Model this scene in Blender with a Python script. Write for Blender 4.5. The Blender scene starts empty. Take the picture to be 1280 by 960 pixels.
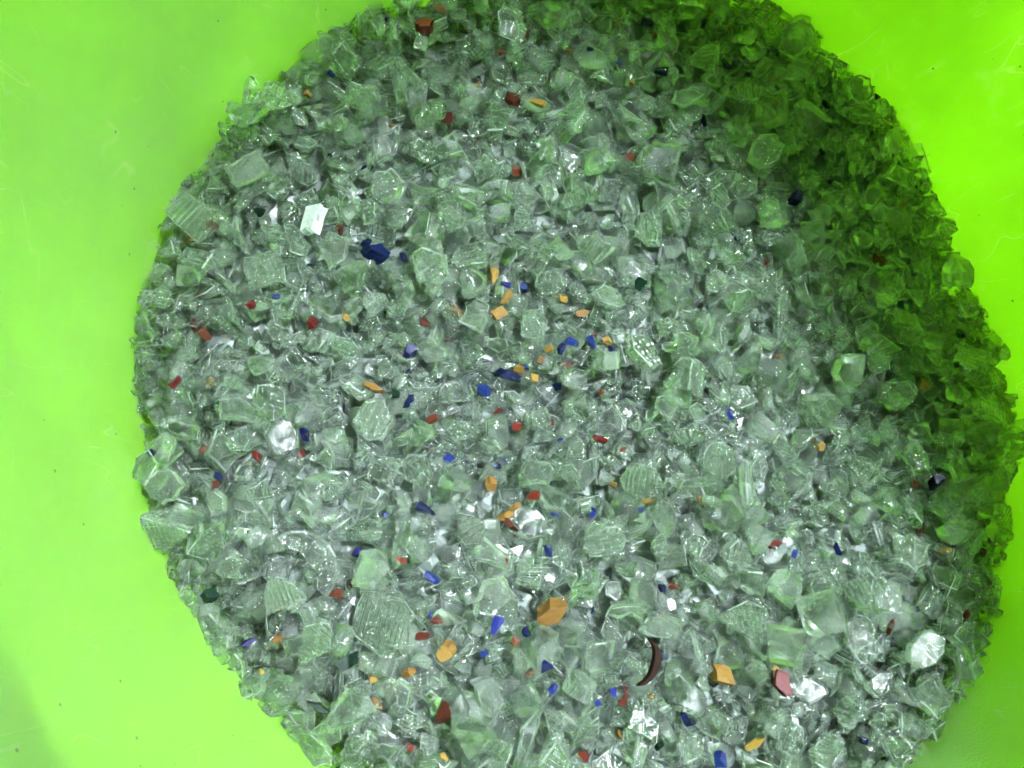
import bpy, bmesh, math, random
import numpy as np
from mathutils import Vector, Matrix, Euler

rnd = random.Random(11)
nr = np.random.default_rng(11)
S = bpy.context.scene
COL = S.collection

# ------------------------------------------------------------------ camera
FPX = 1004.0                                   # focal length in pixels of the 1280 px wide photograph
CAM = np.array([-0.0885, -0.0482, 0.2688])
TX, TY = math.radians(9.0), math.radians(-10.0)
cx_, sx_, cy_, sy_ = math.cos(TX), math.sin(TX), math.cos(TY), math.sin(TY)
RX = np.array([[1, 0, 0], [0, cx_, -sx_], [0, sx_, cx_]])
RY = np.array([[cy_, 0, sy_], [0, 1, 0], [-sy_, 0, cy_]])
RM = RY @ RX
cam_d = bpy.data.cameras.new('camera')
cam = bpy.data.objects.new('camera', cam_d)
COL.objects.link(cam)
M4 = Matrix.Identity(4)
for i in range(3):
    for j in range(3):
        M4[i][j] = float(RM[i, j])
    M4[i][3] = float(CAM[i])
cam.matrix_world = M4
cam_d.sensor_width = 36.0
cam_d.lens = 36.0 * FPX / 1280.0
cam_d.clip_start = 0.01
cam_d.clip_end = 50.0
S.camera = cam

# ------------------------------------------------------------------ world and lamps
W = bpy.data.worlds.new('World')
S.world = W
W.use_nodes = True
bg = W.node_tree.nodes['Background']
bg.inputs['Color'].default_value = (0.80, 0.92, 1.0, 1)
bg.inputs['Strength'].default_value = 0.04


def area_lamp(name, loc, target, size, power, color):
    d = bpy.data.lights.new(name, 'AREA')
    d.shape = 'DISK'
    d.size = size
    d.energy = power
    d.color = color
    o = bpy.data.objects.new(name, d)
    COL.objects.link(o)
    o.location = loc
    o.rotation_euler = (Vector(target) - Vector(loc)).to_track_quat('-Z', 'Y').to_euler()
    return o


area_lamp('left_fill_lamp', (-0.55, -0.68, 0.24), (-0.05, -0.05, 0.10), 0.26, 11.5, (1.0, 0.99, 0.93))  # fill lamp added outside, shines through the lower left wall
area_lamp('side_lamp', (0.95, 0.08, 0.28), (0, 0, 0.14), 0.34, 11.0, (1.0, 0.98, 0.92))
area_lamp('back_fill_lamp', (-0.60, 0.66, 0.36), (0, 0, 0.20), 0.26, 14.5, (1.0, 0.98, 0.92))  # added behind the tub for more green glow from the wall
area_lamp('corner_fill_lamp', (0.52, 0.78, 0.40), (0, 0, 0.22), 0.26, 8.5, (1.0, 0.98, 0.92))  # added lamp, makes the top and upper right wall glow onto the heap
ol = area_lamp('overhead_lamp', (0.37, 0.20, 1.0), (-0.015, -0.10, 0), 0.42, 2.0, (0.86, 0.91, 1.0))
ol.data.spread = math.radians(13)

vs = S.view_settings
vs.view_transform = 'Standard'
vs.look = 'None'
vs.exposure = 0.0
vs.gamma = 1.0
vs.use_curve_mapping = False
cy = S.cycles
cy.max_bounces = 28
cy.transmission_bounces = 28
cy.glossy_bounces = 12
cy.diffuse_bounces = 4
cy.transparent_max_bounces = 8
cy.sample_clamp_indirect = 40.0
cy.blur_glossy = 0.6
cy.use_denoising = True
cy.use_adaptive_sampling = True
cy.adaptive_threshold = 0.05
cy.adaptive_min_samples = 16
cy.time_limit = 700.0


# ------------------------------------------------------------------ materials
def new_mat(name):
    m = bpy.data.materials.new(name)
    m.use_nodes = True
    nt = m.node_tree
    nt.nodes.clear()
    return m, nt, nt.nodes, nt.links


def node(ns, kind, **kw):
    n = ns.new(kind)
    for k, v in kw.items():
        if k.startswith('_'):
            setattr(n, k[1:], v)
        else:
            n.inputs[k.replace('__', ' ')].default_value = v
    return n


def math_node(ns, ls, op, a, b=None, clamp=False):
    n = ns.new('ShaderNodeMath')
    n.operation = op
    n.use_clamp = clamp
    for i, v in enumerate((a, b)):
        if v is None:
            continue
        if isinstance(v, (int, float)):
            n.inputs[i].default_value = v
        else:
            ls.new(v, n.inputs[i])
    return n.outputs[0]


def ramp(ns, ls, fac, stops):
    r = ns.new('ShaderNodeValToRGB')
    els = r.color_ramp.elements
    while len(els) < len(stops):
        els.new(0.5)
    for e, (p, c) in zip(els, stops):
        e.position = p
        e.color = c if len(c) == 4 else (*c, 1)
    ls.new(fac, r.inputs['Fac'])
    return r.outputs['Color']


def plastic(name, trans, tint):
    """Thin-walled translucent green plastic with scuffs, scratches and specks."""
    m, nt, ns, ls = new_mat(name)
    out = ns.new('ShaderNodeOutputMaterial')
    tc = ns.new('ShaderNodeTexCoord')
    blot = node(ns, 'ShaderNodeTexNoise', Scale=16.0, Detail=5.0, Roughness=0.6)
    ls.new(tc.outputs['Object'], blot.inputs['Vector'])
    base = ramp(ns, ls, blot.outputs['Fac'], [(0.28, tuple(c * 0.82 for c in tint)), (0.70, tint)])
    sm = node(ns, 'ShaderNodeTexNoise', Scale=1.0, Detail=6.0, Roughness=0.62)
    smp = node(ns, 'ShaderNodeMapping')
    smp.inputs['Rotation'].default_value = (0.2, 0.4, 0.9)
    smp.inputs['Scale'].default_value = (26, 9, 26)
    ls.new(tc.outputs['Object'], smp.inputs['Vector'])
    ls.new(smp.outputs[0], sm.inputs['Vector'])
    smf = math_node(ns, ls, 'MULTIPLY', math_node(ns, ls, 'SUBTRACT', sm.outputs['Fac'], 0.56), 3.0, True)
    dirt = node(ns, 'ShaderNodeMix', _data_type='RGBA')
    ls.new(math_node(ns, ls, 'MULTIPLY', smf, 0.5), dirt.inputs['Factor'])
    ls.new(base, dirt.inputs['A'])
    dirt.inputs['B'].default_value = (0.26, 0.56, 0.09, 1)
    base = dirt.outputs['Result']
    # hair scratches: thin iso-lines of two stretched, warped noises
    fac = None
    for k, (rot, sc) in enumerate(((0.6, (9, 90, 20)), (-0.9, (75, 11, 30)), (1.9, (14, 120, 14)))):
        mp = node(ns, 'ShaderNodeMapping')
        mp.inputs['Rotation'].default_value = (0.3 * k, 0.5 * k, rot)
        mp.inputs['Scale'].default_value = sc
        ls.new(tc.outputs['Object'], mp.inputs['Vector'])
        nz = node(ns, 'ShaderNodeTexNoise', Scale=1.0, Detail=1.5)
        ls.new(mp.outputs[0], nz.inputs['Vector'])
        dlt = math_node(ns, ls, 'ABSOLUTE', math_node(ns, ls, 'SUBTRACT', nz.outputs['Fac'], 0.5))
        line = math_node(ns, ls, 'SUBTRACT', 1.0, math_node(ns, ls, 'MULTIPLY', dlt, 170.0), True)
        gate = node(ns, 'ShaderNodeTexNoise', Scale=34.0 + 9 * k, Detail=2.0)
        ls.new(tc.outputs['Object'], gate.inputs['Vector'])
        g = math_node(ns, ls, 'MULTIPLY', math_node(ns, ls, 'SUBTRACT', gate.outputs['Fac'], 0.54), 8.0, True)
        line = math_node(ns, ls, 'MULTIPLY', line, g)
        fac = line if fac is None else math_node(ns, ls, 'MAXIMUM', fac, line)
    # scuffs
    sc_n = node(ns, 'ShaderNodeTexNoise', Scale=60.0, Detail=8.0, Roughness=0.75)
    ls.new(tc.outputs['Object'], sc_n.inputs['Vector'])
    scuff = math_node(ns, ls, 'MULTIPLY', math_node(ns, ls, 'SUBTRACT', sc_n.outputs['Fac'], 0.58), 2.4, True)
    fac = math_node(ns, ls, 'MULTIPLY', math_node(ns, ls, 'MAXIMUM', fac, scuff), 0.75, True)
    mx = node(ns, 'ShaderNodeMix', _data_type='RGBA')
    ls.new(fac, mx.inputs['Factor'])
    ls.new(base, mx.inputs['A'])
    mx.inputs['B'].default_value = (0.80, 0.95, 0.62, 1)
    # dark specks of grit
    vo = node(ns, 'ShaderNodeTexVoronoi', Scale=130.0, Randomness=1.0)
    ls.new(tc.outputs['Object'], vo.inputs['Vector'])
    sp = math_node(ns, ls, 'LESS_THAN', vo.outputs['Distance'], 0.06)
    rn = ns.new('ShaderNodeSeparateColor')
    ls.new(vo.outputs['Color'], rn.inputs[0])
    sp = math_node(ns, ls, 'MULTIPLY', sp, math_node(ns, ls, 'GREATER_THAN', rn.outputs[0], 0.45))
    mx2 = node(ns, 'ShaderNodeMix', _data_type='RGBA')
    ls.new(math_node(ns, ls, 'MULTIPLY', sp, 0.75), mx2.inputs['Factor'])
    ls.new(mx.outputs['Result'], mx2.inputs['A'])
    mx2.inputs['B'].default_value = (0.05, 0.10, 0.02, 1)
    bp = node(ns, 'ShaderNodeBump', Strength=0.12, Distance=0.0004)
    fine = node(ns, 'ShaderNodeTexNoise', Scale=900.0, Detail=2.0)
    ls.new(tc.outputs['Object'], fine.inputs['Vector'])
    ls.new(math_node(ns, ls, 'ADD', fine.outputs['Fac'], math_node(ns, ls, 'MULTIPLY', fac, 2.0)), bp.inputs['Height'])
    dif = node(ns, 'ShaderNodeBsdfDiffuse')
    trl = node(ns, 'ShaderNodeBsdfTranslucent')
    gls = node(ns, 'ShaderNodeBsdfGlossy', Roughness=0.36)
    gls.inputs['Color'].default_value = (1, 1, 1, 1)
    ls.new(mx2.outputs['Result'], dif.inputs['Color'])
    ls.new(mx2.outputs['Result'], trl.inputs['Color'])
    ls.new(bp.outputs[0], dif.inputs['Normal'])
    ls.new(bp.outputs[0], gls.inputs['Normal'])
    m1 = node(ns, 'ShaderNodeMixShader', Fac=trans)
    ls.new(dif.outputs[0], m1.inputs[1])
    ls.new(trl.outputs[0], m1.inputs[2])
    fr = node(ns, 'ShaderNodeFresnel', IOR=1.45)
    ls.new(bp.outputs[0], fr.inputs['Normal'])
    m2 = node(ns, 'ShaderNodeMixShader')
    ls.new(math_node(ns, ls, 'MULTIPLY', fr.outputs[0], 0.35), m2.inputs[0])
    ls.new(m1.outputs[0], m2.inputs[1])
    ls.new(gls.outputs[0], m2.inputs[2])
    ls.new(m2.outputs[0], out.inputs[0])
    return m


def glass(name, pattern, tint=(0.977, 0.997, 0.988), frost=1.0):
    """Clear soda-lime glass; the attribute lp is the position inside the shard (mm)."""
    m, nt, ns, ls = new_mat(name)
    out = ns.new('ShaderNodeOutputMaterial')
    at = node(ns, 'ShaderNodeAttribute', _attribute_name='lp')
    pos = at.outputs['Vector']
    nz = node(ns, 'ShaderNodeTexNoise', Scale=0.42, Detail=1.0, Roughness=0.5)
    ls.new(pos, nz.inputs['Vector'])
    n2 = node(ns, 'ShaderNodeTexNoise', Scale=1.9, Detail=2.0, Roughness=0.65)
    ls.new(pos, n2.inputs['Vector'])
    h = math_node(ns, ls, 'ADD', math_node(ns, ls, 'MULTIPLY', nz.outputs['Fac'], 1.5),
                  math_node(ns, ls, 'MULTIPLY', n2.outputs['Fac'], 0.38))
    strength = 0.65
    if pattern != 'smooth':
        sp = ns.new('ShaderNodeSeparateXYZ')
        ls.new(pos, sp.inputs[0])
        per = 2 * math.pi / (1.55 if pattern == 'dimple' else 1.6)
        a = math_node(ns, ls, 'SINE', math_node(ns, ls, 'MULTIPLY', sp.outputs[0], per))
        if pattern == 'dimple':
            b = math_node(ns, ls, 'SINE', math_node(ns, ls, 'MULTIPLY', sp.outputs[1], per))
            a = math_node(ns, ls, 'MULTIPLY', math_node(ns, ls, 'ADD', a, b), 0.5)
        h = math_node(ns, ls, 'ADD', math_node(ns, ls, 'MULTIPLY', h, 0.35), math_node(ns, ls, 'MULTIPLY', a, 0.62))
        strength = 0.9
    bp = node(ns, 'ShaderNodeBump', Strength=strength, Distance=0.0006)
    ls.new(h, bp.inputs['Height'])
    pr = node(ns, 'ShaderNodeBsdfGlass', _distribution='GGX', IOR=1.5, Roughness=0.05)
    pr.inputs['Color'].default_value = (*tint, 1)
    ls.new(bp.outputs[0], pr.inputs['Normal'])
    # ground, dusty, micro-fractured surface
    dif = node(ns, 'ShaderNodeBsdfDiffuse')
    dif.inputs['Color'].default_value = (0.80, 0.86, 0.84, 1)
    trl = node(ns, 'ShaderNodeBsdfTranslucent')
    trl.inputs['Color'].default_value = (0.82, 0.89, 0.86, 1)
    ls.new(bp.outputs[0], dif.inputs['Normal'])
    md = node(ns, 'ShaderNodeMixShader', Fac=0.5)
    ls.new(dif.outputs[0], md.inputs[1])
    ls.new(trl.outputs[0], md.inputs[2])
    fa = node(ns, 'ShaderNodeAttribute', _attribute_name='fr')      # how ground each facet is
    n3 = node(ns, 'ShaderNodeTexNoise', Scale=0.7, Detail=4.0, Roughness=0.75)
    ls.new(pos, n3.inputs['Vector'])
    f = math_node(ns, ls, 'ADD', 0.35, math_node(ns, ls, 'MULTIPLY', n3.outputs['Fac'], 1.3))
    f = math_node(ns, ls, 'MULTIPLY', math_node(ns, ls, 'MULTIPLY', f, fa.outputs['Fac']), frost, True)
    mm = node(ns, 'ShaderNodeMixShader')
    ls.new(f, mm.inputs[0])
    ls.new(pr.outputs[0], mm.inputs[1])
    ls.new(md.outputs[0], mm.inputs[2])
    ls.new(mm.outputs[0], out.inputs[0])
    return m


def coloured(name, col, rough=0.28, trans=0.0, var=0.35):
    m, nt, ns, ls = new_mat(name)
    out = ns.new('ShaderNodeOutputMaterial')
    at = node(ns, 'ShaderNodeAttribute', _attribute_name='lp')
    oi = ns.new('ShaderNodeObjectInfo')
    nz = node(ns, 'ShaderNodeTexNoise', Scale=0.9, Detail=5.0, Roughness=0.65)
    ls.new(at.outputs['Vector'], nz.inputs['Vector'])
    c = ramp(ns, ls, nz.outputs['Fac'], [(0.3, tuple(v * (1 - var) for v in col)), (0.7, col)])
    hs = node(ns, 'ShaderNodeHueSaturation')
    ls.new(c, hs.inputs['Color'])
    ls.new(math_node(ns, ls, 'ADD', math_node(ns, ls, 'MULTIPLY', oi.outputs['Random'], 0.6), 0.7), hs.inputs['Value'])
    ls.new(math_node(ns, ls, 'ADD', math_node(ns, ls, 'MULTIPLY', oi.outputs['Random'], 0.02), 0.49), hs.inputs['Hue'])
    bp = node(ns, 'ShaderNodeBump', Strength=0.45, Distance=0.0004)
    ls.new(nz.outputs['Fac'], bp.inputs['Height'])
    pr = node(ns, 'ShaderNodeBsdfPrincipled', IOR=1.5, Roughness=rough)
    pr.inputs['Transmission Weight'].default_value = trans
    pr.inputs['Specular IOR Level'].default_value = 0.16
    ls.new(hs.outputs[0], pr.inputs['Base Color'])
    ls.new(bp.outputs[0], pr.inputs['Normal'])
    ls.new(pr.outputs[0], out.inputs[0])
    return m


def bed_material():
    m, nt, ns, ls = new_mat('fine_crushed_glass')
    out = ns.new('ShaderNodeOutputMaterial')
    tc = ns.new('ShaderNodeTexCoord')
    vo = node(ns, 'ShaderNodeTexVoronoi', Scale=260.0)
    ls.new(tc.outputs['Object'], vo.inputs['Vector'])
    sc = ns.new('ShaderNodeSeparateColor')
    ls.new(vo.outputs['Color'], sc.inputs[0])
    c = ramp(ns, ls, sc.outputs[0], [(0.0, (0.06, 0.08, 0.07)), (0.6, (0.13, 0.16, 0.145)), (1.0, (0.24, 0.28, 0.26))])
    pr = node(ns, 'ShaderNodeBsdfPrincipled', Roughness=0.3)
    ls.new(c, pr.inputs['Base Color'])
    bp = node(ns, 'ShaderNodeBump', Strength=0.8, Distance=0.002)
    ls.new(sc.outputs[1], bp.inputs['Height'])
    ls.new(bp.outputs[0], pr.inputs['Normal'])
    ls.new(pr.outputs[0], out.inputs[0])
    return m


def ground_material():
    m, nt, ns, ls = new_mat('worn_asphalt')
    out = ns.new('ShaderNodeOutputMaterial')
    tc = ns.new('ShaderNodeTexCoord')
    nz = node(ns, 'ShaderNodeTexNoise', Scale=9.0, Detail=8.0, Roughness=0.65)
    ls.new(tc.outputs['Object'], nz.inputs['Vector'])
    c = ramp(ns, ls, nz.outputs['Fac'], [(0.3, (0.085, 0.083, 0.08)), (0.7, (0.15, 0.147, 0.14))])
    pr = node(ns, 'ShaderNodeBsdfPrincipled', Roughness=0.85)
    ls.new(c, pr.inputs['Base Color'])
    ls.new(pr.outputs[0], out.inputs[0])
    return m


GREEN = (0.47, 0.87, 0.07)
MAT_TUB = plastic('green_plastic', 0.74, GREEN)
MAT_RIM = plastic('green_plastic_thick', 0.05, (0.20, 0.55, 0.08))
MG = {'smooth': glass('clear_glass', 'smooth'), 'dimple': glass('dimpled_glass', 'dimple'),
      'rib': glass('ribbed_glass', 'rib')}
MAT_GLINT = glass('glass_painted_glint', 'smooth', (0.93, 0.96, 1.0), 7.0)  # bluish white face colour stands in for a bright reflection on clear glass
MC = {
    'amber': coloured('amber_glass', (0.20, 0.115, 0.026), 0.5),
    'red': coloured('red_glass', (0.095, 0.012, 0.009), 0.36),
    'brown': coloured('red_brown_glass', (0.075, 0.018, 0.010), 0.36),
    'blue': coloured('blue_glass', (0.008, 0.018, 0.12), 0.28),
    'navy': coloured('dark_blue_glass', (0.004, 0.007, 0.045), 0.2),
    'black': coloured('dark_green_glass', (0.005, 0.016, 0.010), 0.2),
}

# ------------------------------------------------------------------ ground and tub
R0, SL = 0.165, 0.22                 # wall radius at the pile surface, outward slope of the wall
FLOOR = -0.085


def obj(name, mesh, mats, parent=None):
    o = bpy.data.objects.new(name, mesh)
    for mt in (mats if isinstance(mats, (list, tuple)) else [mats]):
        if mt.name not in [x.name for x in mesh.materials if x]:
            mesh.materials.append(mt)
    COL.objects.link(o)
    if parent:
        o.parent = parent
    return o


def lathe(name, prof, seg=160, tilt=True, smooth=True):
    verts, faces = [], []
    n = len(prof)
    for k in range(seg):
        a = 2 * math.pi * k / seg
        for (r, z) in prof:
            zz = z
            verts.append((r * math.cos(a), r * math.sin(a), zz))
    for k in range(seg):
        k2 = (k + 1) % seg
        for i in range(n):
            j = (i + 1) % n
            faces.append((k * n + i, k2 * n + i, k2 * n + j, k * n + j))
    me = bpy.data.meshes.new(name)
    me.from_pydata(verts, [], faces)
    if smooth:
        me.polygons.foreach_set('use_smooth', [True] * len(me.polygons))
    me.update()
    return me


g = bpy.data.meshes.new('ground')
q = 3.0
g.from_pydata([(-q, -q, FLOOR - 0.004), (q, -q, FLOOR - 0.004), (q, q, FLOOR - 0.004), (-q, q, FLOOR - 0.004)], [], [(0, 1, 2, 3)])
go = obj('ground', g, ground_material())
go['kind'] = 'structure'

tub = bpy.data.objects.new('plastic_tub', None)
COL.objects.link(tub)
tub.location = (0, 0, 0)
tub['label'] = 'bright lime green translucent plastic tub holding the heap of broken glass'
tub['category'] = 'tub'
RIMZ = 0.320
TH = 0.0024
wr = lambda z: R0 + SL * z
prof = [(0.0005, FLOOR + 0.004), (0.11, FLOOR + 0.004), (0.128, FLOOR + 0.006), (0.139, FLOOR + 0.013), (wr(-0.06), -0.060)]
for z in np.linspace(-0.045, RIMZ, 24):
    prof.append((wr(z), float(z)))
prof.append((wr(RIMZ) + TH, RIMZ))
for z in np.linspace(RIMZ, -0.060, 24):
    prof.append((wr(z) + TH, float(z) - 0.0004))
prof += [(0.141, FLOOR + 0.010), (0.130, FLOOR + 0.0025), (0.11, FLOOR), (0.0005, FLOOR)]
obj('body', lathe('body', prof), MAT_TUB, tub)
rr_, rz = wr(RIMZ), RIMZ
rp = [(rr_ - 0.0006, rz + 0.0006), (rr_ + 0.0012, rz + 0.0050), (rr_ + 0.0050, rz + 0.0085), (rr_ + 0.012, rz + 0.0098),
      (rr_ + 0.020, rz + 0.0085), (rr_ + 0.0235, rz + 0.0040), (rr_ + 0.0240, rz - 0.0060), (rr_ + 0.0215, rz - 0.0062),
      (rr_ + 0.0210, rz + 0.0030), (rr_ + 0.018, rz + 0.0058), (rr_ + 0.011, rz + 0.0062), (rr_ + 0.0062, rz + 0.0040), (rr_ + 0.0036, rz + 0.0006)]
obj('rim', lathe('rim', rp), MAT_RIM, tub)

# unseen strip added outside the wall to shade its lower left part
hv, hf = [], []
NS = 22
for k in range(NS + 1):
    t = k / NS
    a = math.radians(198 + 30 * t)
    lift = 0.005 * min(1.0, 5.0 * min(t, 1 - t)) + TH + 0.0005
    zl = 0.081 - 0.009 * t
    for (dr, z) in ((0.0, zl), (0.006, zl), (0.006, zl + 0.062), (0.0, zl + 0.062)):
        r = wr(z) + lift + dr
        hv.append((r * math.cos(a), r * math.sin(a), z))
for k in range(NS):
    for i in range(4):
        j = (i + 1) % 4
        hf.append((k * 4 + i, k * 4 + j, k * 4 + 4 + j, k * 4 + 4 + i))
hf += [(3, 2, 1, 0), tuple(NS * 4 + i for i in range(4))]
hm = bpy.data.meshes.new('shadow_strip')
hm.from_pydata(hv, [], hf)
hm.update()
obj('shadow_strip', hm, MAT_RIM, tub)

# ------------------------------------------------------------------ heap surface
EDGE = [(4, -4), (19, -8), (28, -5), (44, 4), (56, 5.5), (63, 7), (95, 6), (128, 2), (135, -2), (145, 0), (162, 8), (176, 8), (183, 6),
        (191, 5), (201, 7), (214, 1), (223, -3), (231, -1), (260, 4), (285, 9), (308, 14), (318, 12), (330, 7), (352, -1)]
ea = np.array([e[0] for e in EDGE], float)
ez = np.array([e[1] for e in EDGE], float) * 1e-3


def z0(x, y):
    x = np.asarray(x, float)
    y = np.asarray(y, float)
    r = np.hypot(x, y)
    a = np.degrees(np.arctan2(y, x)) % 360
    e = np.interp(a, ea, ez, period=360)
    w = np.clip(r / R0, 0, 1.1) ** 3
    z = e * w
    z = z - 0.007 * np.exp(-(((x - 0.085) / 0.045) ** 2 + ((y - 0.015) / 0.055) ** 2))
    z = z + 0.004 * np.exp(-(((x - 0.02) / 0.06) ** 2 + ((y + 0.09) / 0.05) ** 2))
    z = z + 0.003 * np.exp(-(((x + 0.03) / 0.06) ** 2 + ((y - 0.05) / 0.05) ** 2))
    return z + 0.0018 * np.sin(43 * x + 1) * np.sin(51 * y + 2)


def at(px, py, up=0.0):
    """photograph pixel -> point on the heap surface"""
    d = RM @ np.array([(px - 640) / FPX, -(py - 480) / FPX, -1.0])
    z = 0.0
    for _ in range(12):
        t = (z - CAM[2]) / d[2]
        p = CAM + d * t
        z = float(z0(p[0], p[1])) + up
    return p


def project(p):
    v = (np.asarray(p, float) - CAM) @ RM
    return 640 + FPX * v[0] / -v[2], 480 - FPX * v[1] / -v[2]


MMPX = 0.283                                     # millimetres per photograph pixel on the heap, about


# ------------------------------------------------------------------ shard shapes (built in mm)
SOFT = [(0.035, 0.10, 0.24)]


def loft(rings):
    """returns verts, faces and how ground each face is (flat faces, fracture faces, chipped edges)"""
    n = len(rings[0])
    soft = SOFT[0]
    v = [tuple(p) for r in rings for p in r]
    f, fr = [], []
    for k in range(len(rings) - 1):
        rim = k in (0, len(rings) - 2) and len(rings) > 3
        for i in range(n):
            j = (i + 1) % n
            f.append((k * n + i, k * n + j, (k + 1) * n + j, (k + 1) * n + i))
            fr.append((soft[2] if rim else soft[1]) * rnd.uniform(0.15, 1.7))
    f.append(tuple(range(n - 1, -1, -1)))
    f.append(tuple((len(rings) - 1) * n + i for i in range(n)))
    fl = soft[0] * rnd.uniform(0.4, 1.8)
    fr += [fl, fl]
    return np.array(v, float), f, fr


def outline(n, a, b, jit, ragged):
    ph = rnd.random() * 6.28
    pts = []
    for i in range(n):
        t = ph + 2 * math.pi * (i + rnd.uniform(-0.30, 0.30)) / n
        r = 1 + rnd.uniform(-jit, jit * 0.7)
        pts.append((a * r * math.cos(t), b * r * math.sin(t)))
    if ragged:
        out = []
        for i in range(n):
            p, q2 = pts[i], pts[(i + 1) % n]
            L = math.hypot(q2[0] - p[0], q2[1] - p[1])
            out.append(p)
            for s in ((0.5,) if ragged == 1 else (0.34, 0.68)):
                s += rnd.uniform(-0.1, 0.1)
                o = rnd.uniform(-0.09, 0.05) * L
                nx, ny = (q2[1] - p[1]) / L, -(q2[0] - p[0]) / L
                out.append((p[0] + (q2[0] - p[0]) * s + nx * o, p[1] + (q2[1] - p[1]) * s + ny * o))
        pts = out
    return pts


def plate(a=5.0, b=4.2, t=3.4, n=6, jit=0.22, ragged=1, bend=0.0, shear=0.22, pts=None):
    pts = pts or outline(n, a, b, jit, ragged)
    sx, sy = rnd.uniform(-shear, shear) * t, rnd.uniform(-shear, shear) * t
    ch = min(0.35, 0.08 * t + 0.08)
    rings = []
    rad = [math.hypot(*p) for p in pts]
    sb = rnd.uniform(0.80, 1.05)
    mid = [rnd.uniform(-0.10, 0.08) for _ in pts]
    for z, sc, dj, off in ((-t / 2, -ch, sb, -1), (-t / 2 + ch, 0, sb, -0.8), (t * 0.02, 0, None, 0), (t / 2 - ch, 0, 1, 0.8), (t / 2, -ch, 1, 1)):
        ring = []
        for i, (x, y) in enumerate(pts):
            k = (sb + 1) / 2 + mid[i] if dj is None else dj
            k = k * (1 + sc / max(rad[i], 1.0))
            X, Y = x * k + sx * off, y * k + sy * off
            ring.append((X, Y, z + (rnd.uniform(-0.06, 0.06) * t if abs(off) < 1 else 0)))
        rings.append(ring)
    v, f, fr = loft(rings)
    if bend:
        v[:, 2] += bend * (v[:, 1] ** 2) / b
        v[:, 2] -= v[:, 2].mean()
    return v, f, fr


def chunk(a=4.4, b=3.8, c=3.0, cuts=11):
    bm = bmesh.new()
    bmesh.ops.create_cube(bm, size=2.0)
    for _ in range(cuts):
        d = Vector((rnd.gauss(0, 1), rnd.gauss(0, 1), rnd.gauss(0, 1))).normalized()
        bmesh.ops.bisect_plane(bm, geom=bm.verts[:] + bm.edges[:] + bm.faces[:], plane_co=d * rnd.uniform(0.62, 1.0), plane_no=d, clear_outer=True)
        ed = [e for e in bm.edges if e.is_boundary]
        if ed:
            bmesh.ops.contextual_create(bm, geom=ed)
    bmesh.ops.remove_doubles(bm, verts=bm.verts[:], dist=0.03)
    bm.verts.ensure_lookup_table()
    v = np.array([(x.co.x * a, x.co.y * b, x.co.z * c) for x in bm.verts], float)
    for x, i in zip(bm.verts, range(len(v))):
        x.index = i
    f = [tuple(x.index for x in fc.verts) for fc in bm.faces]
    bm.free()
    v -= v.mean(0)
    return v, f, [rnd.choice((0.02, 0.04, 0.07, 0.14)) for _ in f]


def crescent(ro=8.5, ri=5.0, a0=-70, a1=95, t=3.0, taper=0.75):
    outer, inner = [], []
    k = 9
    for i in range(k):
        s = i / (k - 1)
        an = math.radians(a0 + (a1 - a0) * s)
        w = (ro - ri) * (1 - taper * abs(2 * s - 1) ** 1.6)
        rm = ro - 0.5 * (ro - ri) * (1 - (1 - taper * abs(2 * s - 1)))
        outer.append((ro * math.cos(an) + rnd.uniform(-.15, .15), ro * math.sin(an) + rnd.uniform(-.15, .15)))
        inner.append(((ro - w) * math.cos(an), (ro - w) * math.sin(an)))
    pts = outer + inner[::-1]
    c = np.mean(pts, 0)
    pts = [(p[0] - c[0], p[1] - c[1]) for p in pts]
    rings = []
    for z, s in ((-t / 2, 0.93), (-t / 2 + 0.3, 1.0), (t / 2 - 0.4, 0.98), (t / 2, 0.91)):
        rings.append([(x * s, y * s, z + 0.05 * (x * x) / ro) for x, y in pts])
    return loft(rings)


def to_mesh(name, v, f, fr, mat, scale=1e-3):
    me = bpy.data.meshes.new(name)
    me.from_pydata((v * scale).tolist(), [], f)
    bm = bmesh.new()
    bm.from_mesh(me)
    lay = bm.faces.layers.float.new('fr')
    for fc, q2 in zip(bm.faces, fr):
        fc[lay] = q2
    bmesh.ops.triangulate(bm, faces=[x for x in bm.faces if len(x.verts) > 4])
    bmesh.ops.recalc_face_normals(bm, faces=bm.faces[:])
    bm.to_mesh(me)
    bm.free()
    at_ = me.attributes.new('lp', 'FLOAT_VECTOR', 'POINT')
    off = np.array([rnd.uniform(0, 90) for _ in range(3)])
    if 'dimple' in mat.name or 'rib' in mat.name:
        off = off * 0
    arr = np.empty(len(me.vertices) * 3)
    me.vertices.foreach_get('co', arr)
    at_.data.foreach_set('vector', (arr.reshape(-1, 3) / scale + off).ravel())
    me.materials.append(mat)
    me.update()
    return me


PROTO = {}


def protos(kind, n, fn, mat):
    PROTO[kind] = []
    for _ in range(n):
        v, f, fr = fn()
        PROTO[kind].append((to_mesh(kind, v, f, fr, mat), np.abs(v).max(0)))


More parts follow.
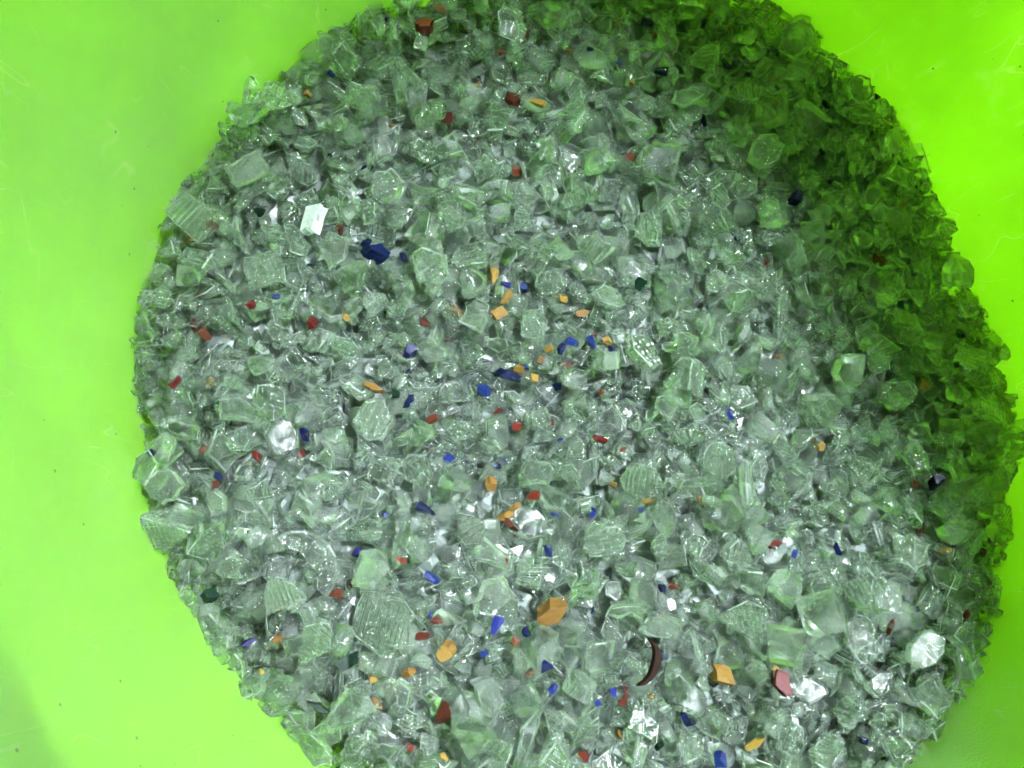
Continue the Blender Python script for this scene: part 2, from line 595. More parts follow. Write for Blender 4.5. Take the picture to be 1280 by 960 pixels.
protos('smooth flat', 26, lambda: plate(5, rnd.uniform(3.2, 4.8), rnd.uniform(1.6, 3.2), rnd.choice((3, 4, 4, 5, 5, 6)), 0.30, 1), MG['smooth'])
protos('chunky', 26, lambda: chunk(4.6, rnd.uniform(3.3, 4.4), rnd.uniform(2.3, 3.6), rnd.choice((5, 7, 9))), MG['smooth'])
protos('long thin', 14, lambda: plate(6.4, rnd.uniform(1.7, 2.6), rnd.uniform(1.2, 2.2), rnd.choice((3, 4, 5)), 0.25, 1), MG['smooth'])
protos('curved', 8, lambda: plate(5.5, rnd.uniform(3.6, 4.6), rnd.uniform(1.9, 2.6), rnd.choice((5, 6)), 0.25, 2, bend=rnd.uniform(0.18, 0.3)), MG['smooth'])
protos('dimpled', 16, lambda: plate(5, rnd.uniform(3.8, 4.9), rnd.uniform(2.6, 3.6), rnd.choice((4, 5, 6, 6)), 0.20, 1), MG['dimple'])
protos('ribbed', 12, lambda: plate(5.2, rnd.uniform(3.4, 4.8), rnd.uniform(2.4, 3.6), rnd.choice((4, 4, 5, 6)), 0.22, 1), MG['rib'])
PSMALL = []
for _ in range(90):
    k = rnd.random()
    if k < 0.22:
        v, f, fr = chunk(4.4, rnd.uniform(2.8, 4.0), rnd.uniform(1.8, 2.8), rnd.choice((5, 7)))
    elif k < 0.80:
        v, f, fr = plate(4.8, rnd.uniform(2.8, 4.4), rnd.uniform(1.2, 2.6), rnd.choice((3, 4, 4, 5, 6)), 0.32, 0, shear=0.5)
    else:
        v, f, fr = plate(5.8, rnd.uniform(1.3, 2.3), rnd.uniform(1.0, 2.0), rnd.choice((3, 4)), 0.25, 0, shear=0.5)
    ff, f2 = [], []
    for fc, q2 in zip(f, fr):
        for i in range(1, len(fc) - 1):
            ff.append((fc[0], fc[i], fc[i + 1]))
            f2.append(q2)
    PSMALL.append((v, np.array(ff, np.int32), np.abs(v).max(0), rnd.random() < 0.38, np.array(f2, np.float32)))

# ------------------------------------------------------------------ deposition on a height map
NG, HALF = 380, 0.19
CELL = 2 * HALF / NG
gx = (np.arange(NG) + 0.5) * CELL - HALF
GX, GY = np.meshgrid(gx, gx, indexing='ij')
Z0 = z0(GX, GY)
RG = np.hypot(GX, GY)
INSIDE = RG < R0 + SL * Z0 - 0.001
DEPTH = 0.0108
MOAT = lambda r: 0.016 * np.clip((r - (R0 - 0.026)) / 0.016, 0, 1)
H = Z0 - DEPTH - MOAT(RG) + nr.normal(0, 0.0006, Z0.shape)


def settle(x, y, ext, rot, tilt_j, sink=0.30, upright=None):
    """ext in metres (half sizes a, b, c). Returns location and rotation, updates the height map."""
    a, b, c = ext
    rad = max(a, b)
    k = int(rad / CELL) + 1
    i0, j0 = int((x + HALF) / CELL), int((y + HALF) / CELL)
    sl = (slice(max(i0 - k, 0), min(i0 + k + 1, NG)), slice(max(j0 - k, 0), min(j0 + k + 1, NG)))
    dx, dy = GX[sl] - x, GY[sl] - y
    ca, sa = math.cos(rot), math.sin(rot)
    u, v = dx * ca + dy * sa, -dx * sa + dy * ca
    msk = (u / a) ** 2 + (v / b) ** 2 <= 1.0
    h = H[sl]
    if msk.sum() < 4:
        msk = np.ones_like(msk)
    hv, X, Y = h[msk], dx[msk], dy[msk]
    A = np.stack([X, Y, np.ones_like(X)], 1)
    try:
        gxx, gyy, _ = np.linalg.lstsq(A, hv, rcond=None)[0]
    except Exception:
        gxx = gyy = 0.0
    gm = math.hypot(gxx, gyy)
    lim = 0.75
    if gm > lim:
        gxx, gyy = gxx * lim / gm, gyy * lim / gm
    gxx += rnd.gauss(0, tilt_j)
    gyy += rnd.gauss(0, tilt_j)
    zb = np.quantile(hv - gxx * X - gyy * Y, 1 - sink)
    zc = zb + c * 0.9
    top = zc + c * 0.55 + gxx * dx + gyy * dy
    inner = (u / a) ** 2 + (v / b) ** 2 <= 0.72
    h[inner] = np.maximum(h[inner], top[inner])
    nrm = Vector((-gxx, -gyy, 1)).normalized()
    qr = Vector((0, 0, 1)).rotation_difference(nrm) @ Euler((0, 0, rot)).to_quaternion()
    return Vector((x, y, zc)), qr


def inside(x, y, rad):
    r = math.hypot(x, y)
    return r < R0 + SL * float(z0(x, y)) - rad


def low_spot(rad, tries=4):
    best = None
    for _ in range(tries):
        while True:
            x, y = rnd.uniform(-0.18, 0.18), rnd.uniform(-0.18, 0.18)
            if inside(x, y, rad * 0.5):
                break
        i, j = int((x + HALF) / CELL), int((y + HALF) / CELL)
        v = H[i, j] - Z0[i, j]
        if best is None or v < best[0]:
            best = (v, x, y)
    return best[1], best[2]


BV, BF, BM, BL, BR = [], [], [], [], []
nv = 0


def bulk(x, y, s, tilt=0.25):
    global nv
    v, f, e, dim, fr = rnd.choice(PSMALL)
    loc, qr = settle(x, y, tuple(e * s * 1e-3), rnd.random() * 6.28, tilt)
    if rnd.random() < 0.3:
        qr = qr @ Euler((rnd.uniform(-1, 1), rnd.uniform(-1, 1), 0)).to_quaternion()
    R = np.array(qr.to_matrix())
    BV.append((v * s * 1e-3) @ R.T + np.array(loc))
    BF.append(f + nv)
    BR.append(fr)
    BM.append(np.full(len(f), 1 if dim else 0, np.int32))
    BL.append(v * s + (0 if dim else nr.uniform(0, 90, 3)))
    nv += len(v)


def lognorm(lo, mode, hi):
    return min(hi, max(lo, rnd.lognormvariate(math.log(mode), 0.32)))


for _ in range(4100):
    s = lognorm(0.5, 1.0, 1.5)
    bulk(*low_spot(0.0045 * s), s)

# ------------------------------------------------------------------ the pieces one can point at
TODO = []                      # (order, kind, data)
# coloured chips read off the photograph: x, y, length px, width px, colour
CH = '''532 32 28 24 red;552 4 22 12 amber;484 3 9 8 navy;631 50 15 10 brown;664 35 17 14 brown;775 21 16 10 amber;816 17 17 11 navy
826 32 11 8 red;781 69 14 10 blue;741 54 9 7 navy;601 97 18 11 amber;645 114 22 15 brown;674 123 20 11 amber;558 136 20 14 brown
490 151 14 12 amber;459 197 18 9 navy;652 202 20 12 brown;830 84 18 14 navy;603 79 8 7 navy;795 96 14 10 amber;470 315 36 22 navy
458 299 14 12 navy;507 310 9 16 navy;791 191 13 10 brown;716 50 14 9 amber;887 20 13 14 navy;892 9 16 10 amber;921 24 13 11 amber
921 70 12 12 blue;949 77 12 10 brown;974 96 13 9 amber;974 107 10 9 blue;973 124 17 10 amber;890 139 11 18 navy;1048 116 10 10 red
1042 122 15 13 black;1118 102 11 15 red;1099 73 10 7 brown;1097 165 10 8 blue;1041 180 13 7 navy;1060 213 11 8 blue;968 217 11 16 red
1006 239 18 25 navy;852 82 12 20 black;1157 265 9 12 navy;1134 255 14 12 amber;1105 318 17 16 brown;1164 222 8 7 black;1122 192 9 8 brown
383 104 12 11 amber;413 81 10 9 navy;232 289 11 9 amber;262 275 14 10 brown;321 257 12 10 black;411 186 9 8 navy;425 282 12 12 brown
239 399 12 20 red;250 413 12 14 brown;389 400 15 17 red;217 475 17 14 red;258 473 12 10 amber;466 481 27 15 amber;511 501 26 12 navy
513 436 20 18 navy;343 369 9 8 blue;385 323 14 7 navy;379 538 13 18 navy;375 564 13 13 brown;318 570 11 17 red;268 607 18 16 brown
273 597 18 12 navy;186 566 12 9 navy;313 379 12 10 red;246 360 11 7 brown;253 561 12 6 brown;432 391 14 11 amber;414 332 8 7 brown
621 337 18 20 amber;637 366 23 14 amber;660 352 16 12 blue;636 350 13 7 blue;709 369 14 9 amber;626 387 19 13 amber;734 385 22 14 amber
573 385 14 22 amber;718 425 19 10 blue;746 422 9 19 blue;751 412 9 10 red;767 422 13 14 amber;768 432 9 10 navy;689 434 10 9 amber
681 447 8 13 amber;704 434 10 15 navy;637 466 37 20 navy;662 456 14 8 blue;652 459 11 11 amber;672 469 13 10 amber;704 478 13 13 blue
608 486 17 14 blue;531 400 14 12 brown;563 418 8 8 red;802 352 14 17 black;515 459 13 8 navy;715 454 14 8 red;626 511 17 10 red
650 530 12 9 red;694 525 11 8 brown;753 548 19 9 red;784 561 15 7 brown;701 549 12 7 blue;639 575 8 13 blue;561 572 14 14 blue
534 637 25 11 navy;615 604 15 20 amber;761 486 9 12 brown;815 626 18 8 amber;773 605 9 11 amber;667 620 16 11 red;647 634 18 10 amber
623 582 12 10 navy;494 491 15 20 black;542 523 13 10 brown;747 637 9 7 blue;803 637 9 8 blue;922 516 12 18 blue;1031 556 27 15 amber
1165 478 19 22 amber;1177 602 22 20 navy;1159 605 16 10 red;1215 413 11 13 navy;984 443 12 14 amber;1107 326 13 12 brown;969 322 9 10 red
885 624 11 16 amber;919 611 9 16 navy;1206 454 13 10 black;258 747 20 19 black;303 811 24 11 navy;398 887 33 10 black;435 827 24 27 black
504 700 17 11 red;541 724 22 11 blue;422 746 18 15 brown;440 733 9 15 red;345 808 15 20 amber;323 843 9 14 amber;560 816 20 27 amber
512 846 17 15 amber;555 893 28 34 brown;467 853 11 14 amber;471 889 14 11 amber;482 643 11 9 blue;530 800 16 9 brown;548 778 12 13 brown
538 771 9 9 blue;447 692 10 14 navy;346 764 10 8 amber;513 944 12 7 red;558 955 12 9 amber;634 645 22 13 amber;641 657 20 16 brown
689 687 11 23 blue;635 701 9 10 red;695 643 12 8 blue;744 643 12 10 blue;693 766 43 27 amber;623 783 12 22 blue;609 820 10 10 blue
644 803 9 12 brown;658 791 9 11 navy;665 841 17 12 red;694 862 12 13 blue;751 883 19 10 blue;774 870 10 13 blue;791 867 9 12 red
789 881 9 16 red;837 825 12 8 blue;856 736 17 9 brown;837 737 9 12 navy;829 769 11 7 amber;911 846 26 22 amber;866 903 14 20 navy
785 927 8 15 amber;817 874 9 9 amber;948 932 28 13 amber;909 954 14 18 blue;737 952 14 18 red;745 765 6 9 navy;684 833 14 13 navy
982 680 18 9 red;970 685 12 8 brown;1007 694 13 11 blue;1054 687 7 16 navy;835 942 12 9 black;1256 692 12 13 red;1194 689 18 11 amber
1169 663 14 19 brown;1156 764 12 5 navy;1117 784 9 24 brown;1156 831 12 10 navy;1089 931 11 17 navy;1114 953 11 8 black;1230 771 14 12 brown
1184 736 4 11 navy;600 165 9 7 brown;705 160 10 8 amber;1085 260 10 8 amber;930 290 8 7 navy;1060 500 9 7 brown'''
CHIPS = []
for ln in CH.replace('\n', ';').split(';'):
    a = ln.split()
    CHIPS.append((float(a[0]), float(a[1]), float(a[2]), float(a[3]), a[4]))

FAM = {'amber': 'amber', 'red': 'red', 'brown': 'red', 'blue': 'blue', 'navy': 'blue', 'black': 'black'}
NAME = {'amber': 'amber_glass_chip', 'red': 'red_glass_chip', 'blue': 'blue_glass_chip', 'black': 'black_glass_chip'}
WORD = {'amber': 'amber', 'red': 'red', 'brown': 'brownish red', 'blue': 'bright blue', 'navy': 'dark blue', 'black': 'greenish black'}
GROUP = {'amber': 'amber glass chips in the heap', 'red': 'red glass chips in the heap',
         'blue': 'blue glass chips in the heap', 'black': 'black glass chips in the heap'}
# own labels of the coloured landmarks
OWN = {
    (532, 32): 'large red pointed chip at the top of the heap',
    (470, 315): 'chunky glossy dark blue block at upper left, widest of its little cluster',
    (637, 466): 'long dark blue chip in the middle of the heap, largest blue piece',
    (466, 481): 'amber bar-shaped chip left of the middle, lying on clear glass',
    (693, 766): 'biggest amber chip, a flat yellow-orange lump in the lower middle',
    (560, 816): 'tooth-shaped amber chip tapering downwards, right of the big dimpled hexagonal shard',
    (1031, 556): 'amber wedge on the right in the shaded green area',
    (1165, 478): 'upright amber chip close to the right tub wall',
    (1118, 102): 'red pointed chip lying against the upper right tub wall',
    (1006, 239): 'tall dark blue chip in the shaded upper right area',
    (555, 893): 'big brownish red chip near the bottom edge left of centre',
    (398, 887): 'thin greenish black strip among the shards at lower left',
    (258, 747): 'round black chip near the lower left tub wall',
    (1177, 602): 'dark blue triangular chip with a red chip beside it, far right',
    (239, 399): 'long dark red chip near the left tub wall',
    (1256, 692): 'red chip lying alone on the right tub wall',
    (948, 932): 'long amber smear-shaped chip near the bottom right of the heap',
}

# clear landmark shards: x, y, length px, width px, angle deg, kind, label
LMS = [
    (478, 780, 82, 72, 75, 'hex', 'dimpled', 'big pale dimpled hexagonal glass shard at lower left, largest patterned piece'),
    (388, 700, 92, 0, 0, 'crescent', 'curved', 'big curved crescent of pale glass above the dimpled hexagonal shard'),
    (352, 742, 54, 44, 20, 'wedge', 'ribbed', 'ribbed wedge of glass directly below the big curved crescent'),
    (392, 803, 62, 46, 50, 'kite', 'ribbed', 'kite-shaped ribbed shard left of the big dimpled hexagonal shard'),
    (238, 266, 60, 42, -38, 'quad', 'ribbed', 'ribbed rectangular shard sticking out against the upper left tub wall'),
    (206, 664, 62, 50, 190, 'tri', 'dimpled', 'dimpled triangular shard pointing at the left tub wall'),
    (390, 267, 36, 23, 84, 'quad', 'silver', 'small silvery white rectangular plate at upper left'),
    (806, 600, 64, 44, -12, 'hex', 'dimpled', 'gridded glass shard right of centre with two amber chips at its edge'),
    (690, 347, 42, 34, 0, 'hex', 'dimpled', 'rounded dimpled shard right of two amber chips near the middle'),
    (466, 520, 56, 44, 70, 'hex', 'dimpled', 'dimpled shard just below the amber bar'),
    (906, 572, 56, 48, 80, 'hex', 'dimpled', 'dimpled oval shard below the blue chip right of centre'),
    (872, 470, 50, 36, 80, 'quad', 'dimpled', 'upright dimpled plate beside the shaded right area'),
    (885, 66, 50, 46, 10, 'tri', 'dimpled', 'dark gridded triangular shard at the top right of centre'),
    (1088, 135, 52, 34, 15, 'quad', 'dimpled', 'dimpled plate close to the red chip on the upper right wall'),
    (1086, 800, 62, 46, 100, 'oval', 'smooth flat', 'big smooth oval shard at lower right'),
    (1150, 690, 54, 48, 20, 'hex', 'smooth flat', 'wide smooth polygonal shard near the right tub wall'),
    (1160, 812, 66, 36, 35, 'oval', 'smooth flat', 'long smooth rounded shard right of the big oval shard'),
    (752, 826, 46, 44, 5, 'quad', 'smooth flat', 'square pale plate left of the dark brown curl'),
    (832, 786, 62, 30, -10, 'oval', 'smooth flat', 'lens-shaped pale shard above the dark brown curl'),
    (932, 778, 70, 52, -10, 'tri', 'dimpled', 'large pale triangular dimpled shard right of the lens-shaped shard'),
    (1004, 40, 62, 44, 25, 'hex', 'curved', 'large crumpled pale shard at the top right of the heap'),
    (1090, 98, 44, 44, 50, 'hex', 'smooth flat', 'pale blocky shard left of the red chip on the upper right wall'),
    (482, 226, 46, 42, 20, 'hex', 'smooth flat', 'smooth five-sided plate at upper left, right of the silvery plate'),
    (308, 204, 50, 34, 35, 'quad', 'smooth flat', 'flat rectangular plate near the upper left tub wall'),
    (1246, 512, 54, 34, -25, 'quad', 'dimpled', 'gridded plate lying against the right tub wall'),
    (1228, 445, 50, 34, -20, 'quad', 'dimpled', 'dimpled plate against the right wall, above the gridded plate there'),
    (760, 678, 58, 40, 10, 'oval', 'dimpled', 'dimpled lens-shaped shard below centre'),
    (848, 440, 0, 0, 0, 'skip', '', ''),
    (965, 180, 56, 44, 20, 'hex', 'smooth flat', 'smooth rounded hexagonal shard in the shaded upper right area'),
    (988, 390, 74, 24, 78, 'tri', 'dimpled', 'long dimpled spike in the shaded right area'),
    (765, 365, 46, 36, -20, 'hex', 'smooth flat', 'bright clear pointed shard right of the rounded dimpled shard'),
    (335, 500, 48, 38, 80, 'hex', 'smooth flat', 'upright clear shard on the left side of the heap'),
    (330, 332, 50, 46, 20, 'quad', 'dimpled', 'dimpled square plate on the left above the heap middle'),
    (178, 582, 40, 32, 20, 'hex', 'smooth flat', 'pale shard resting on the left wall above the dimpled triangle'),
    (200, 606, 46, 40, 60, 'hex', 'smooth flat', 'pale block just right of the shard on the left wall'),
]
POLY = {'quad': [(-1, -.9), (.95, -1), (1, .92), (-.9, 1)], 'tri': [(-1, .05), (.8, -1), (1, .75), (.3, 1)],
        'hex': [(-1, -.25), (-.5, -1), (.45, -.95), (1, -.1), (.6, .9), (-.45, 1)], 'kite': [(-1, -.2), (.1, -1), (1, .1), (.2, 1)],
        'wedge': [(-1, -1), (1, -.7), (.7, .3), (.1, 1), (-.5, .8)],
        'oval': [(-1, -.1), (-.7, -.75), (0, -1), (.7, -.75), (1, 0), (.65, .8), (-.1, 1), (-.75, .7)]}


def poly_mesh(shape, L, Wd, mat, t=3.4):
    pts = []
    base = POLY[shape]
    for i, (x, y) in enumerate(base):
        x2, y2 = base[(i + 1) % len(base)]
        pts.append((x * L / 2 * rnd.uniform(0.78, 1.08), y * Wd / 2 * rnd.uniform(0.78, 1.08)))
        for s in (0.35, 0.7):
            s += rnd.uniform(-.08, .08)
            pts.append(((x + (x2 - x) * s) * L / 2 * (1 + rnd.uniform(-.13, .04)), (y + (y2 - y) * s) * Wd / 2 * (1 + rnd.uniform(-.13, .04))))
    return plate(L / 2, Wd / 2, t, pts=pts, shear=0.15)


FINAL = []                     # dicts: obj, px, fam, label, ...
plan = []
for c in CHIPS:
    big = (c[0], c[1]) in OWN
    plan.append((0.985 if big else rnd.uniform(0.42, 0.96), 'chip', c))
for l in LMS:
    if l[5] != 'skip':
        plan.append((0.955, 'lm', l))
# scattered clear individuals, kept apart from one another and off the chips
placed = [(c[0], c[1], max(c[2], c[3]) * 0.5) for c in CHIPS] + [(l[0], l[1], max(l[2], l[3]) * 0.55) for l in LMS if l[2]]


def scatter(n, kinds, name, smin, smode, smax):
    for _ in range(n):
        best = None
        for _ in range(26):
            r = (0.168 * math.sqrt(rnd.random()))
            a = rnd.random() * 6.283
            x, y = r * math.cos(a), r * math.sin(a)
            z = float(z0(x, y))
            px, py = project((x, y, z))
            if not (-12 < px < 1292 and -12 < py < 972) or not inside(x, y, 0.003):
                continue
            d = min(math.hypot(px - q[0], py - q[1]) - q[2] for q in placed)
            if best is None or d > best[0]:
                best = (d, px, py, x, y)
        k = rnd.choices([q[0] for q in kinds], [q[1] for q in kinds])[0]
        s = lognorm(smin, smode, smax)
        placed.append((best[1], best[2], s * 14))
        plan.append((rnd.uniform(0.15, 0.9), 'clear', (best[3], best[4], k, s, name)))


scatter(118, [('dimpled', 3), ('ribbed', 2)], 'patterned_glass_shard', 0.75, 1.05, 1.5)
scatter(285, [('smooth flat', 6.5), ('chunky', 3.5), ('long thin', 2.2), ('curved', 1.5)], 'clear_glass_shard', 0.75, 1.05, 1.55)
for _ in range(1400):
    plan.append((rnd.random() * 0.93, 'fill', None))
plan.sort(key=lambda t: t[0])


def add(name, me, loc, qr, s, fam, word, label, own, group, cat):
    o = bpy.data.objects.new(name, me)
    COL.objects.link(o)
    o.rotation_mode = 'QUATERNION'
    o.rotation_quaternion = qr
    o.location = loc
    o.scale = (s, s, s) if not hasattr(s, '__len__') else s
    FINAL.append(dict(o=o, fam=fam, word=word, label=label, own=own, group=group, cat=cat))
    return o


chip_protos = {c: [] for c in MC}
for c in MC:
    for ci in range(12):
        if ci == 0:
            v, f, fr = plate(5, 5, 6, 5, 0.22, 2, shear=0.5)
        elif rnd.random() < 0.4:
            v, f, fr = chunk(5, 5, 5, rnd.choice((4, 6, 8)))
        else:
            v, f, fr = plate(5, 5, 7, rnd.choice((3, 4, 5)), 0.35, 1, shear=0.5)
        v = v / np.abs(v).max(0)
        me = to_mesh(c + '_chip', v, f, fr, MC[c], 1.0)
        arr = (v * 4 + nr.uniform(0, 50, 3)).ravel()
        me.attributes['lp'].data.foreach_set('vector', arr)
        chip_protos[c].append(me)

for order, kind, d in plan:
    if kind == 'fill':
        s = lognorm(0.28, 0.62, 1.1)
        bulk(*low_spot(0.0045 * s, 3), s, 0.35)
    elif kind == 'clear':
        x, y, k, s, name = d
        me, e = rnd.choice(PROTO[k])
        loc, qr = settle(x, y, tuple(e * s * 1e-3), rnd.random() * 6.28, 0.22)
        if k == 'chunky':
            qr = qr @ Euler((rnd.uniform(-.6, .6), rnd.uniform(-.6, .6), 0)).to_quaternion()
        if rnd.random() < 0.15:
            qr = qr @ Euler((rnd.uniform(-.9, .9), 0, 0)).to_quaternion()
        add(name, me, loc, qr, s, k, k, None, False,
            'patterned shards in the heap' if name.startswith('pat') else 'clear shards in the heap',
            'patterned shard' if name.startswith('pat') else 'glass shard')
    elif kind == 'chip':
        px, py, L, Wd, c = d
        p = at(px, py, 0.001)
        a, b = L * MMPX / 1.95e3, Wd * MMPX / 1.95e3
        rot = rnd.uniform(-0.6, 0.6)
        if (px, py) == (398, 887):
            rot = -0.45
        if (px, py) == (303, 811):
            rot = 0.5
        if (px, py) == (466, 481):
            rot = -0.45
        if (px, py) == (637, 466):
            rot = -0.25
        if (px, py) == (948, 932):
            rot = 0.4
        t = min(a, b) * rnd.uniform(0.5, 0.8) if c != 'amber' else min(a, b) * 0.55
        loc, qr = settle(float(p[0]), float(p[1]), (a, b, t), rot, 0.12, sink=0.10)
        me = chip_protos[c][0] if (px, py) in OWN else rnd.choice(chip_protos[c])
        fam = FAM[c]
        lab = OWN.get((px, py))
        add(NAME[fam], me, loc, qr, (a, b, t), fam, WORD[c], lab, lab is not None, GROUP[fam], 'glass chip')
    elif kind == 'lm':
        px, py, L, Wd, ang, shape, k, lab = d
        p = at(px, py, 0.002)
        mat = {'dimpled': MG['dimple'], 'ribbed': MG['rib'], 'silver': MAT_GLINT}.get(k, MG['smooth'])
        SOFT[0] = (0.06, 0.15, 0.26)
        if shape == 'crescent':
            v, f, fr = crescent(13.0, 4.2, -42, 122, 3.0, 0.55)
        else:
            v, f, fr = poly_mesh(shape, L * MMPX, Wd * MMPX, mat, 3.6)
        me = to_mesh('shard', v, f, fr, mat)
        e = np.abs(v).max(0) * 1e-3
        loc, qr = settle(float(p[0]), float(p[1]), tuple(e), math.radians(ang), 0.06, sink=0.12)
        pat = k in ('dimpled', 'ribbed')
        add('patterned_glass_shard' if pat else 'clear_glass_shard', me, loc, qr, 1.0, k, k, lab, True,
            'patterned shards in the heap' if pat else 'clear shards in the heap', 'patterned shard' if pat else 'glass shard')

# small splinters in the deepest pits
for _ in range(900):
    s = lognorm(0.35, 0.6, 0.9)
    bulk(*low_spot(0.0045 * s, 22), s, 0.4)

# loose crumbs caught between the heap and the wall
for _ in range(150):
    a = rnd.random() * 6.283
    zz = float(z0(R0 * math.cos(a), R0 * math.sin(a)))
    s = lognorm(0.2, 0.42, 0.8)
    r = R0 + SL * zz - 0.002 - 0.002 * s
    bulk(r * math.cos(a), r * math.sin(a), s, 0.6)

# dark brown curl of bottle glass
v, f, fr = crescent(8.2, 5.2, -100, 62, 1.8, 0.93)
me = to_mesh('curl', v, f, fr, coloured('dark_brown_glass', (0.014, 0.005, 0.004), 0.12))
p = at(820, 833, 0.003)
e = np.abs(v).max(0) * 1e-3
loc, qr = settle(float(p[0]), float(p[1]), tuple(e), 0.15, 0.03, sink=0.05)
qr = qr @ Euler((0.45, 0.30, 0.0)).to_quaternion()
add('brown_glass_curl', me, loc, qr, 1.0, 'curl', 'brown', 'dark brown hooked curl of glossy glass near the bottom middle', True, 'brown glass in the heap', 'glass curl')
# amber back on the red chip at lower right
p = at(985, 856, 0.002)
loc, qr = settle(float(p[0]), float(p[1]), (0.0038, 0.0052, 0.0022), 0.5, 0.05, sink=0.08)
rc = add('red_glass_chip', chip_protos['red'][0], loc, qr, 1.0, 'red', 'red', 'red and amber two-coloured chip at lower right', True, GROUP['red'], 'glass chip')
rc.scale = (0.0036, 0.0050, 0.0022)
am = bpy.data.objects.new('amber_layer', chip_protos['amber'][1])
COL.objects.link(am)
am.parent = rc
am.location = (0.45, 0.45, -0.25)
am.scale = (0.85, 0.75, 0.7)
am.rotation_euler = (0, 0, 0.5)

# ------------------------------------------------------------------ the uncounted rest of the heap
me = bpy.data.meshes.new('crushed_glass')
V = np.concatenate(BV)
F = np.concatenate(BF)
me.vertices.add(len(V))
me.vertices.foreach_set('co', V.ravel())
me.loops.add(F.size)
me.loops.foreach_set('vertex_index', F.ravel().astype(np.int32))
me.polygons.add(len(F))
me.polygons.foreach_set('loop_start', (np.arange(len(F)) * 3).astype(np.int32))
me.materials.append(MG['smooth'])
me.materials.append(MG['dimple'])
me.polygons.foreach_set('material_index', np.concatenate(BM))
me.update(calc_edges=True)
me.attributes.new('lp', 'FLOAT_VECTOR', 'POINT').data.foreach_set('vector', np.concatenate(BL).ravel())
me.attributes.new('fr', 'FLOAT', 'FACE').data.foreach_set('value', np.concatenate(BR))
me.validate()
bo = bpy.data.objects.new('crushed_glass', me)
COL.objects.link(bo)
bo['kind'] = 'stuff'
bo['label'] = 'countless small clear glass fragments filling the green tub'
bo['category'] = 'crushed glass'

# bed of finer glass underneath, a closed body down to the tub floor
nb, rings = 96, 40
vb, fb = [], []
for k in range(rings + 1):
    for i in range(nb):
        a = 2 * math.pi * i / nb
        zt = float(z0(0.16 * math.cos(a), 0.16 * math.sin(a))) - DEPTH
        rmax = R0 + SL * (zt - 0.016) - 0.0016
        r = rmax * k / rings
        x, y = r * math.cos(a), r * math.sin(a)
        vb.append((x, y, float(z0(x, y)) - DEPTH - float(MOAT(r)) + rnd.gauss(0, 0.0008)))
for k in range(rings):
    for i in range(nb):
        j = (i + 1) % nb
        if k == 0:
            fb.append((k * nb + i, (k + 1) * nb + i, (k + 1) * nb + j))
        else:
            fb.append((k * nb + i, (k + 1) * nb + i, (k + 1) * nb + j, k * nb + j))
base = len(vb)
for i in range(nb):
    a = 2 * math.pi * i / nb
    vb.append((0.13 * math.cos(a), 0.13 * math.sin(a), FLOOR + 0.012))
for i in range(nb):
    j = (i + 1) % nb
    fb.append((rings * nb + i, base + i, base + j, rings * nb + j))
mb = bpy.data.meshes.new('glass_fines')
mb.from_pydata(vb, [], fb)
mb.update()
fo = obj('glass_fines', mb, bed_material())
fo['kind'] = 'stuff'
fo['label'] = 'grey green fine crushed glass deep between the larger shards'
fo['category'] = 'crushed glass'

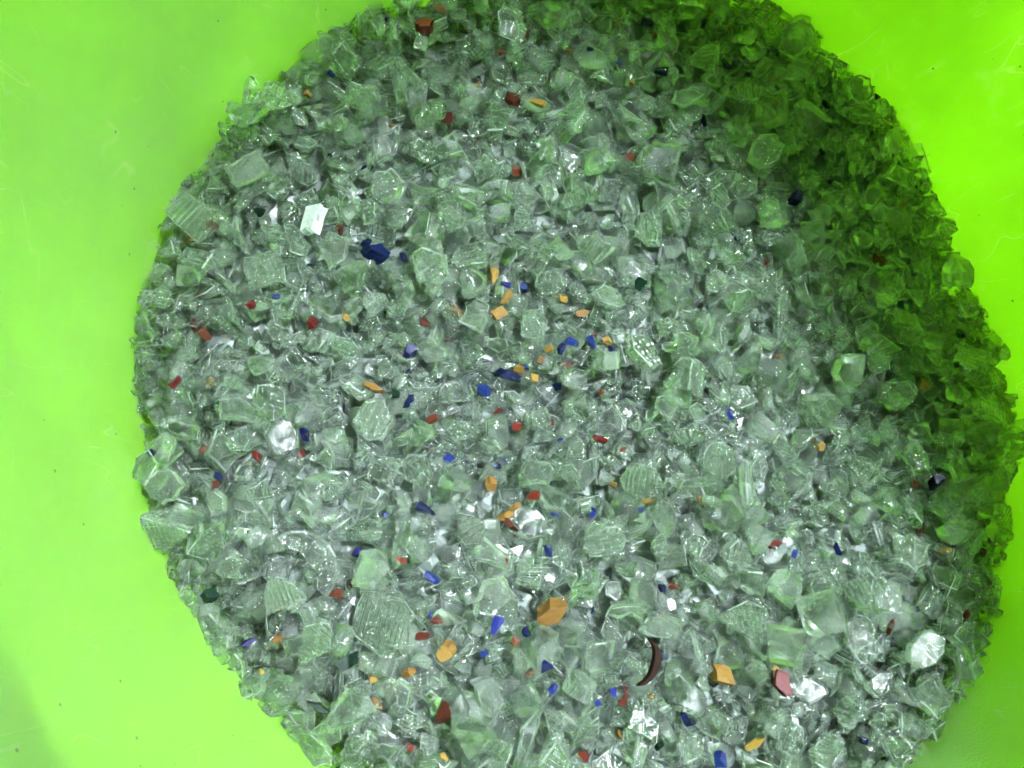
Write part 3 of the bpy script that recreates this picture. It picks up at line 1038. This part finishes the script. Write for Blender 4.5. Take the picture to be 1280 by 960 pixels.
# ------------------------------------------------------------------ labels that single each piece out
LAND = [((693, 766), 'the biggest amber chip'), ((820, 833), 'the dark brown curl'), ((478, 780), 'the big dimpled hexagonal shard'),
        ((388, 700), 'the big curved crescent'), ((390, 267), 'the silvery white plate'), ((637, 466), 'the long central dark blue chip'),
        ((466, 481), 'the amber bar'), ((532, 32), 'the large red chip at top'), ((985, 856), 'the red and amber chip'),
        ((555, 893), 'the big brownish red chip'), ((470, 315), 'the chunky dark blue block'), ((1031, 556), 'the amber wedge'),
        ((1165, 478), 'the upright amber chip by the wall'), ((1118, 102), 'the red chip on the upper right wall'),
        ((806, 600), 'the gridded shard right of centre'), ((238, 266), 'the ribbed shard on the left wall'),
        ((206, 664), 'the dimpled triangle on the left wall'), ((398, 887), 'the thin black strip'),
        ((258, 747), 'the round black chip'), ((1086, 800), 'the big smooth oval shard'), ((1006, 239), 'the tall dark blue chip'),
        ((560, 816), 'the tooth-shaped amber chip'), ((885, 66), 'the dark gridded triangle'), ((239, 399), 'the long dark red chip'),
        ((1177, 602), 'the dark blue triangle'), ((1246, 512), 'the gridded plate on the wall'), ((948, 932), 'the amber smear at bottom right')]
ORD = ['nearest', 'second-nearest', 'third-nearest', 'fourth-nearest', 'fifth-nearest', 'sixth-nearest', 'seventh-nearest', 'eighth-nearest',
       'ninth-nearest', 'tenth-nearest']
DIRS = ['right of', 'up and right of', 'directly above', 'up and left of', 'left of', 'down and left of', 'directly below', 'down and right of']
for d in FINAL:
    d['px'] = project(d['o'].location)
fams = {}
for d in FINAL:
    fams.setdefault(d['fam'], []).append(d)
NOUN = {'amber': 'glass chip', 'red': 'glass chip', 'blue': 'glass chip', 'black': 'glass chip'}
used = set()
for fam, items in fams.items():
    cand = {}
    for (lx, ly), ph in LAND:
        sect = {}
        for k, d in enumerate(items):
            dx, dy = d['px'][0] - lx, ly - d['px'][1]
            dist = math.hypot(dx, dy)
            if dist < 14:
                continue
            s = int(round(math.degrees(math.atan2(dy, dx)) / 45.0)) % 8
            sect.setdefault(s, []).append((dist, k))
        for s, arr in sect.items():
            arr.sort()
            for rk, (dist, k) in enumerate(arr):
                if rk < len(ORD):
                    cand.setdefault(k, []).append((rk * 90 + dist, rk, s, ph))
    for k, d in enumerate(items):
        if d['own']:
            lab = d['label']
        else:
            lab = None
            for _, rk, s, ph in sorted(cand.get(k, [])):
                t = '%s %s %s %s %s' % (ORD[rk], d['word'], NOUN.get(fam, 'clear glass shard'), DIRS[s], ph)
                if NOUN.get(fam) and d['word'] not in (fam,):
                    # the rank counts the whole colour family
                    t = '%s %s %s %s %s' % (ORD[rk], fam, 'chip, ' + d['word'] + ',' if d['word'] != fam else 'chip', DIRS[s], ph)
                if t not in used and len(t.split()) <= 16:
                    lab = t
                    break
        used.add(lab)
        o = d['o']
        o['label'] = lab or 'clear glass shard lying in the heap'
        o['category'] = d['cat']
        o['group'] = d['group']
